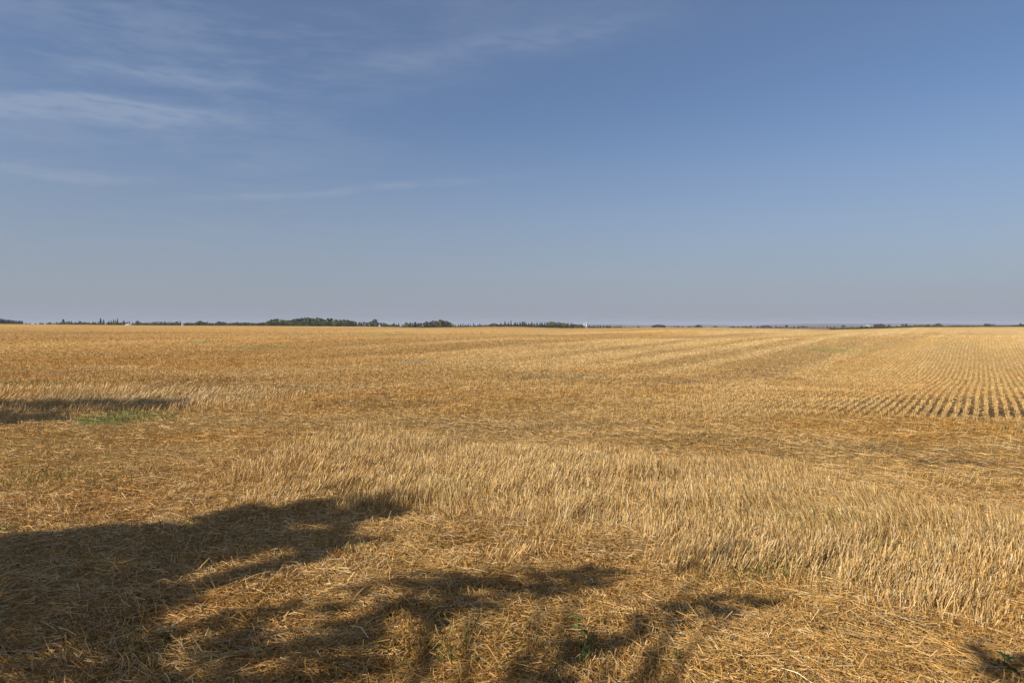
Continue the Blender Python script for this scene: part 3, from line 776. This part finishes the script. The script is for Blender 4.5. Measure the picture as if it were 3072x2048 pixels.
clump('in the broken hedge line, right', 900, [(2192, 980, 10, B, 'russet'), (2200, 978.5, 8, Rd, 'grey'), (2213, 980, 10, B, 'russet'), (2228, 979, 8, B, 'green'), (2238, 978, 8, Rd, 'olive'), (2252, 977, 8, Rd, 'olive'), (2246, 980, 8, B, 'green'),
      (2273, 979, 8, Rd, 'dark'), (2284, 977.5, 9, Rd, 'dark'), (2294, 976, 9, Rd, 'dark'), (2303, 976.2, 10, Rd, 'dark'), (2312, 978, 7, Rd, 'dark'), (2328, 978, 8, Rd, 'grey'), (2338, 980, 9, B, 'grey'), (2348, 980, 9, B, 'grey'), (2360, 975.5, 9, Rd, 'dark'), (2374, 980, 4, B, 'grey'),
      (2382, 978, 5, S, 'dark'), (2395, 978.5, 7, Rd, 'dark')])
clump("in the row beyond the brown field", 1050, [(2404, 977, 7, Rd, 'dark'), (2412, 978, 8, Rd, 'dark'), (2421, 979, 7, Rd, 'dark'), (2434, 980, 4, Rd, 'dark'), (2443, 980.5, 5, B, 'dark'), (2460, 980.5, 4, B, 'dark'), (2470, 979.5, 4, Rd, 'dark'), (2483, 978, 6, Rd, 'dark'), (2491, 979, 6, Rd, 'dark'),
      (2504, 979, 9, B, 'russet'), (2528, 976, 11, Rd, 'dark'), (2540, 981, 6, B, 'grey'), (2556, 980.5, 10, B, 'grey'), (2585, 977.5, 9, Rd, 'grey'), (2600, 978.5, 10, B, 'grey')])
clump("in the russet thicket, right", 1050, [(2626, 973, 9, Rd, 'russet'), (2633, 971.5, 9, Rd, 'russet'), (2640, 971, 9, Rd, 'russet'), (2647, 972, 8, Rd, 'russet'), (2653, 974.5, 8, Rd, 'russet'), (2630, 976.5, 12, B, 'russet'), (2644, 976.5, 12, B, 'russet')])
clump('right of the russet thicket', 900, [(2667, 974, 8, Rd, 'dark'), (2690, 977, 6, B, 'dark'), (2708, 972.5, 9, Rd, 'dark'), (2718, 971, 9, Rd, 'dark'), (2730, 976, 9, B, 'russet'), (2744, 974.5, 9, Rd, 'dark'), (2756, 975, 9, Rd, 'olive'), (2766, 974, 9, Rd, 'olive'),
      (2776, 974.5, 8, B, 'russet'), (2785, 973, 9, Rd, 'dark'), (2796, 975, 9, B, 'olive'), (2803, 973, 9, Rd, 'olive'), (2810, 971, 9, Rd, 'olive'), (2817, 970.5, 9, Rd, 'dark'), (2826, 975, 8, Rd, 'grey')])
clump('near the right end of the skyline', 900, [(2884, 977, 9, B, 'dark'), (2897, 977.5, 10, B, 'dark'), (2921, 978, 7, B, 'russet'), (2955, 971.5, 7, Rd, 'dark'), (2962, 971, 9, Rd, 'dark'), (2970, 972, 8, Rd, 'dark'), (2976, 971, 3, S, 'dark'), (2980, 970.5, 3, S, 'dark'), (2985, 971.5, 3, S, 'dark'),
      (3037, 977.5, 7, B, 'russet'), (3048, 977, 9, B, 'russet'), (3063, 970.5, 11, Rd, 'dark'), (3070, 973, 8, Rd, 'dark')])

for lo, hi, where in ((170, 275, "below the mixed trees, far left"), (276, 376, "below the spruces left of the roof"), (402, 546, "below the belt left of the shed"), (556, 800, "below the low woodland")):
    clump(where, 690, [(a, 969.2 + rng.uniform(-1, 1.2), 13, B, ('green', 'dark', 'olive')[k_ % 3]) for k_, a in enumerate(np.arange(lo, hi, 9.0))], 12)

# rough grass margins along the field's far edge
def margin(name, label, pts, h0, depth, tone_, n_):
    P = np.array(pts, float); t = rng.uniform(0, 1, n_); px = P[0, 0] + t * (P[-1, 0] - P[0, 0])
    dist = np.interp(px, P[:, 0], P[:, 1]); Y = dist + rng.uniform(0, depth, n_); X = (px - 1536) / FPX * Y
    base_ = np.stack([X, Y, ground_z(X, Y) - .05], 1)
    d_ = np.stack([rng.normal(0, .3, n_), rng.normal(0, .3, n_), np.ones(n_)], 1)
    hh_ = h0 * rng.uniform(.5, 1.2, n_) * (.5 + fbm(X / 6, Y / 6, 3, 99))
    V_, F_ = ribbons(base_, base_ + d_ * hh_[:, None], rng.uniform(.15, .4, n_), cross_side(d_, n_))
    o_ = mesh_np(name, V_, F_, M_GREEN, color=rep6(np.array(tone_) * rng.uniform(.6, 1.4, (n_, 1))))
    tag(o_, label, 'grass', kind='stuff')


margin('grass_verge', 'dark rough grass verge along the far right edge of the field', [(2490, 338), (2650, 338), (3300, 338)], .62, 8, (.075, .078, .03), 14000)
margin('tall_grass', 'thin brown tall grass along the far edge of the field behind the russet grove', [(1150, 342), (1460, 342)], .5, 6, (.10, .085, .04), 5000)

# ------------------------------------------------------------------ farm buildings on the skyline
def place(px, D):
    X = (px - 1536) / FPX * D; return X, D, float(ground_z(np.array([X]), np.array([D]))[0])


def lathe(prof, k=24):
    V = []; F = []
    for r_, z_ in prof:
        for q in range(k): V.append((r_ * math.cos(q * 6.2832 / k), r_ * math.sin(q * 6.2832 / k), z_))
    for s_ in range(len(prof) - 1):
        for q in range(k): F.append((s_ * k + q, s_ * k + (q + 1) % k, s_ * k + k + (q + 1) % k, s_ * k + k + q))
    return np.array(V), np.array(F)


def box(x0, x1, y0, y1, z0, z1):
    V = np.array([(a, b, c_) for c_ in (z0, z1) for b in (y0, y1) for a in (x0, x1)], float)
    F = np.array([(0, 2, 3, 1), (4, 5, 7, 6), (0, 1, 5, 4), (2, 6, 7, 3), (0, 4, 6, 2), (1, 3, 7, 5)])
    return V, F


def silo(px, D, r_, top, label, mat, capmat):
    X, Y, Z = place(px, D); h = EYE + (HY - top) / FPX * D - Z
    t = empty('silo', (X, Y, Z)); tag(t, label, 'silo', 'silos by the wood')
    hb = h - r_ * .9; mesh_np('wall', *lathe([(r_, -1), (r_, hb)]), mat, t)
    hoops = [lathe([(r_ + .005, z_), (r_ + .06, z_ + .03), (r_ + .06, z_ + .10), (r_ + .005, z_ + .13)]) for z_ in np.arange(1, hb - .5, 1.1)]
    mesh_np('hoop_bands', *join(hoops), M_METAL, t)
    dome = [(r_ + .08, hb), (r_ + .08, hb + .12)] + [(r_ * math.cos(a), hb + .12 + (r_ * .85) * math.sin(a)) for a in np.radians([15, 35, 55, 75, 88])]
    mesh_np('dome', *lathe(dome), capmat, t)
    mesh_np('chute', *box(-.45, .45, -r_ - .7, -r_ - .02, .5, hb - .3), M_METAL, t)


silo(1759.5, 610, 0.85, 967.2, 'pale grey cylindrical silo with shiny dome, the wider one at the wood end', M_CONC, M_METAL)
silo(1752.5, 632, 0.55, 969.2, 'narrow grey silo close on the left of the wider domed silo', M_CONC, M_WHITE)


def barn(px, D, w, dpt, eave, ridge, label, wallm, roofm, cat='barn', name='barn'):
    X, Y, Z = place(px, D); t = empty(name, (X, Y, Z)); tag(t, label, cat)
    parts_ = [box(-w / 2, w / 2, -dpt / 2, dpt / 2, -.6, eave)]
    gab = []
    for sx in (-1, 1):
        V_ = np.array([(sx * w / 2, -dpt / 2, eave), (sx * w / 2, dpt / 2, eave), (sx * w / 2, 0.02, ridge - .1), (sx * w / 2, -0.02, ridge - .1)]); gab.append((V_, np.array([(0, 1, 2, 3)])))
    mesh_np('wall', *join(parts_ + gab), wallm, t)
    o_ = .4; V_ = []; th_ = .15
    for yy_, zz_ in ((-dpt / 2 - o_, eave - .1), (0, ridge), (dpt / 2 + o_, eave - .1)):
        for sx in (-1, 1):
            V_ += [(sx * (w / 2 + o_), yy_, zz_), (sx * (w / 2 + o_), yy_, zz_ + th_)]
    V_ = np.array(V_); F_ = []
    for k_ in (0, 4): F_ += [(k_, k_ + 2, k_ + 6, k_ + 4), (k_ + 1, k_ + 5, k_ + 7, k_ + 3), (k_, k_ + 4, k_ + 5, k_ + 1), (k_ + 2, k_ + 3, k_ + 7, k_ + 6)]
    F_ += [(0, 1, 3, 2), (8, 10, 11, 9)]
    mesh_np('roof', V_, np.array(F_), roofm, t)
    mesh_np('door', *box(-w * .12, w * .12, -dpt / 2 - .06, -dpt / 2 - .01, -.3, eave * .8), M_WIN, t)


def by_top(px, D, top): return EYE + (HY - top) / FPX * D - place(px, D)[2]


h = by_top(390, 660, 971.6); barn(390, 660, 6.0, 8, h * .7, h, 'long low whitish roof left of the dark shelterbelt', M_DULLW, M_DULLW)
h = by_top(549, 600, 973.6); barn(549, 600, 1.1, 1.8, h * .7, h, 'small white shed in the gap of the dark shelterbelt', M_WHITE, M_DULLW, 'shed', 'shed')
h = by_top(2610, 2600, 974.6); barn(2610, 2600, 34, 14, h * .6, h, 'long pale roof on the distant plain left of the russet thicket', M_DULLW, M_DULLW)
h = by_top(434, 690, 968.8); barn(437, 712, 5.5, 6, h * .7, h, 'grey house roof peeping over the dark shelterbelt', M_ROOF, M_ROOF, 'house', 'house')


def bin_(px, D, r_, top, label, M_WHITE=M_WHITE):
    X, Y, Z = place(px, D); h_ = EYE + (HY - top) / FPX * D - Z
    t = empty('grain_bin', (X, Y, Z)); tag(t, label, 'grain bin', 'white bins on the skyline')
    mesh_np('wall', *lathe([(r_, -.5), (r_, h_ * .62)]), M_WHITE, t)
    mesh_np('roof', *lathe([(r_ + .1, h_ * .62), (r_ * .15, h_ * .97), (r_ * .12, h_), (0.01, h_)]), M_WHITE, t)


bin_(1184.5, 560, .5, 976.9, 'round white bin at the foot of the first spruce right of the tall wood')
bin_(1202, 560, .45, 977.6, 'round white bin in the gap left of the russet grove')
bin_(2124, 900, .6, 977, 'tiny white bin right of the small dark trees on the plain', M_DULLW)
bin_(2173, 900, .5, 978.3, 'tiny white bin left of the broken hedge line', M_DULLW)
bin_(2493, 1250, .7, 972.5, 'slim pale tank above the row of small trees on the plain', M_DULLW)

# ------------------------------------------------------------------ trees behind the camera's left shoulder, whose shade falls into the picture
def shade_tree(name_label, blobs, trunk, hr, leaf_n, leaf, seedn, tear=.5, cut=.34):
    """crown foliage stands where the sun's rays to the shaded ground pass; blobs: (x, y, rx, ry, angle, density) on the ground"""
    r_ = np.random.default_rng(seedn)
    t = empty('aspen_tree', (trunk[0], trunk[1], 0)); tag(t, name_label, 'tree', 'aspens behind the camera')
    k = 1 / math.tan(SUN_EL)
    P = []; heads = []
    area = [b_[2] * b_[3] * b_[5] for b_ in blobs]; tot = sum(area)
    for b_, ar in zip(blobs, area):
        m_ = int(leaf_n * ar / tot); q = r_.uniform(-1, 1, (int(m_ * 1.35), 2)); q = q[(q ** 2).sum(1) < 1]
        # ragged outline
        a = np.arctan2(q[:, 1], q[:, 0]); q = q * (1 + .22 * np.sin(a * 5 + seedn) + .13 * np.sin(a * 11 + 1))[:, None]
        ca, sa = math.cos(b_[4]), math.sin(b_[4])
        X = b_[0] + q[:, 0] * b_[2] * ca - q[:, 1] * b_[3] * sa; Y = b_[1] + q[:, 0] * b_[2] * sa + q[:, 1] * b_[3] * ca
        hh_ = b_[6] if len(b_) > 6 else (hr[0] + hr[1]) / 2; sp = (hr[1] - hr[0]) * .5
        h_ = hh_ + r_.uniform(-sp, sp, len(X)) * np.sqrt(np.clip(1 - (q ** 2).sum(1) * .7, .1, 1))
        P.append(np.stack([X - SH[0] * k * h_, Y - SH[1] * k * h_, h_], 1))
        heads.append((b_[0] - SH[0] * k * hh_, b_[1] - SH[1] * k * hh_, hh_))
    P = np.vstack(P)
    # thin the foliage into clumps with gaps
    gxx = P[:, 0] + SH[0] * k * P[:, 2]; gyy = P[:, 1] + SH[1] * k * P[:, 2]
    cl = fbm(gxx / tear + 7, gyy / tear, 3, seedn)
    P = P[cl > cut]
    c_ = np.array((.09, .13, .035)) * r_.uniform(.7, 1.4, (len(P), 1))
    V_, F_, C_ = leafset(P, np.full(len(P), leaf), c_, .8)
    V_[:, 2:] += 0; V_ = V_ - np.array([trunk[0], trunk[1], 0])
    mesh_np('crown', V_, F_, M_LEAF, t, color=C_)
    H = max(q[2] for q in heads) * .95
    mesh_np('trunk', *tube([(0, 0, -.2), (.06, .03, H * .3), (.02, .1, H * .65), (.1, .05, H)], [.17, .14, .09, .03], 10), M_BARK, t)
    for q in heads:
        e_ = np.array([q[0] - trunk[0], q[1] - trunk[1], q[2]]); s0 = np.array([.04, .05, min(H * .8, max(1.5, q[2] - .35 * np.hypot(e_[0], e_[1])))])
        mesh_np('limb', *tube([s0, s0 * .5 + e_ * .5 + np.array([0, 0, .25]), e_], [.06, .035, .012], 6), M_BARK, t)


def GB(px, py, rx, ry, ang_, den, h_=5.0):
    X, Y = G(px, py); return (X, Y, rx, ry, ang_, den, h_)


# shade reaching the far left strip
shade_tree('tall aspen beyond the left edge of the view', [GB(455, 1222, .75, .95, 0, 1.3, 5.5), GB(320, 1226, 1.4, .75, .05, 1.3, 5.8), GB(140, 1224, 1.6, .95, .1, 1.3, 6.2), GB(-60, 1230, 1.6, 1.3, .1, 1.2, 6.5), GB(20, 1262, 1.1, .75, .2, 1.2, 5.2),
      GB(-300, 1240, 2.0, 1.6, .3, .9, 6.5)], (-19.5, 7.5), (4.6, 6.2), 34000, .055, 3)
# the large shade on the left
shade_tree('leafy aspen behind the camera casting the large shade', [GB(620, 1640, .95, .62, .7, 1.4, 5.6), GB(880, 1570, .85, .52, .55, 1.4, 6.0), GB(1060, 1548, .50, .26, .4, .9, 6.2), GB(1180, 1520, .3, .10, .3, .5, 6.2), GB(380, 1720, .95, .70, .6, 1.4, 5.4), GB(150, 1770, .9, .75, .6, 1.4, 5.2),
      GB(-80, 1800, 1.0, .9, .5, 1.2, 5.0), GB(-250, 1760, 1.2, 1.0, .5, 1.1, 5.2), GB(120, 1870, .7, .36, .6, 1.3, 4.8), GB(250, 1705, .5, .25, .7, 1.0, 5.0), GB(60, 1705, .6, .35, .4, 1.0, 5.0), GB(560, 1760, .55, .25, .6, 1.1, 5.0),
      GB(920, 1650, .45, .28, .7, 1.0, 5.6)], (-9.0, 1.0), (3.6, 9.0), 52000, .05, 4, .30, .33)
# dappled shade along the bottom
shade_tree('thin aspen behind the camera casting dappled streaks', [GB(60, 1990, 0.69, 0.60, .4, 1.0, 4.6), GB(350, 2010, 0.63, 0.44, .4, .75, 4.6), GB(700, 2005, 0.57, 0.40, .3, .7, 4.6), GB(620, 1935, 0.51, 0.21, .5, .6, 4.6), GB(950, 1925, 0.63, 0.26, .35, 1.1, 4.7),
      GB(1130, 1890, 0.51, 0.25, .55, 1.1, 4.7), GB(1290, 1835, 0.45, 0.26, .75, 1.2, 4.8), GB(1470, 1790, 0.45, 0.30, .55, 1.2, 4.9), GB(1330, 1755, 0.37, 0.14, .2, .8, 4.9), GB(1680, 1765, 0.53, 0.18, .3, .8, 5.0), GB(1780, 1725, 0.37, 0.16, .3, .7, 5.0),
      GB(800, 1860, 0.57, 0.14, .4, .7, 4.6), GB(990, 1800, 0.37, 0.12, .5, .5, 4.6), GB(1680, 2030, 0.28, 0.16, .6, 1.1, 4.4), GB(1800, 1960, 0.33, 0.12, .7, 1.1, 4.4), GB(1930, 1905, 0.32, 0.12, .65, 1.1, 4.4), GB(2080, 1865, 0.32, 0.12, .4, 1.0, 4.4), GB(2250, 1830, 0.37, 0.12, .2, .7, 4.4),
      GB(1000, 2040, 0.44, 0.16, .3, .6, 4.5), GB(3085, 1985, 0.10, 0.14, .2, 1.6, 4.2), GB(3120, 2040, 0.2, 0.22, .2, 1.6, 4.2), GB(2140, 1700, 0.51, 0.14, .3, .45, 5.0), GB(20, 2080, 0.76, 0.60, .2, 1.0, 4.5)], (-5.6, -2.6), (4.0, 5.2), 24000, .032, 5, .11, .488)

# unseen canopy added overhead to block sky light, its shadow falling outside the view
shade_tree('added unseen aspen canopy over the camera, blocking sky light', [(11.1, 5.6, 2.6, 2.5, 0, 1.0, 7.0), (9.7, 5.6, 1.3, 2.2, 0, 1.0, 7.2), (11.8, 8.6, 2.0, 1.5, .3, 1.0, 7.4), (13.6, 6.5, 2.4, 2.4, 0, 1.0, 7.6), (12.0, 3.0, 3.0, 2.2, 0, 1.0, 7.6), (8.2, 3.4, 2.0, 1.8, 0, 1.0, 7.0)],
           (4.2, -2.8), (5.6, 8.6), 42000, .075, 6, .8, .30)
# unseen row of trees added behind the camera to cut sky fill
for k_ in range(15):
    X = 0.8 + k_ * 1.9 + rng.uniform(-.5, .5); Y = -4.2 - 1.8 * (k_ % 2) + rng.uniform(-.4, .4); hh_ = rng.uniform(10, 13)
    o_ = empty('aspen_tree', (X, Y, 0), k_ * 1.3, (hh_ * .55, hh_ * .55, hh_))
    tag(o_, 'added unseen aspen, %s from the left in the sky-blocking row behind the camera' % ORD[k_], 'tree', 'added trees behind the camera')
    for src in proto('round', 'green', k_ % 4):
        c_ = src.copy(); COL.objects.link(c_); c_.parent = o_

# ------------------------------------------------------------------ thin haze over the whole plain
mh = bpy.data.materials.new('haze_air'); mh.use_nodes = True; t = mh.node_tree; t.nodes.clear()
pv = nd(t, 'ShaderNodeVolumePrincipled'); pv.inputs['Color'].default_value = (.80, .86, 1.0, 1); pv.inputs['Density'].default_value = 0.00011
pv.inputs['Anisotropy'].default_value = 0.0
mo = nd(t, 'ShaderNodeOutputMaterial'); t.links.new(pv.outputs[0], mo.inputs['Volume'])
V, F = box(-16000, 16000, -16000, 16000, -8, 75)
hz = mesh_np('haze', V, F, mh); tag(hz, 'thin pale haze lying over the far plain', 'haze', kind='stuff')
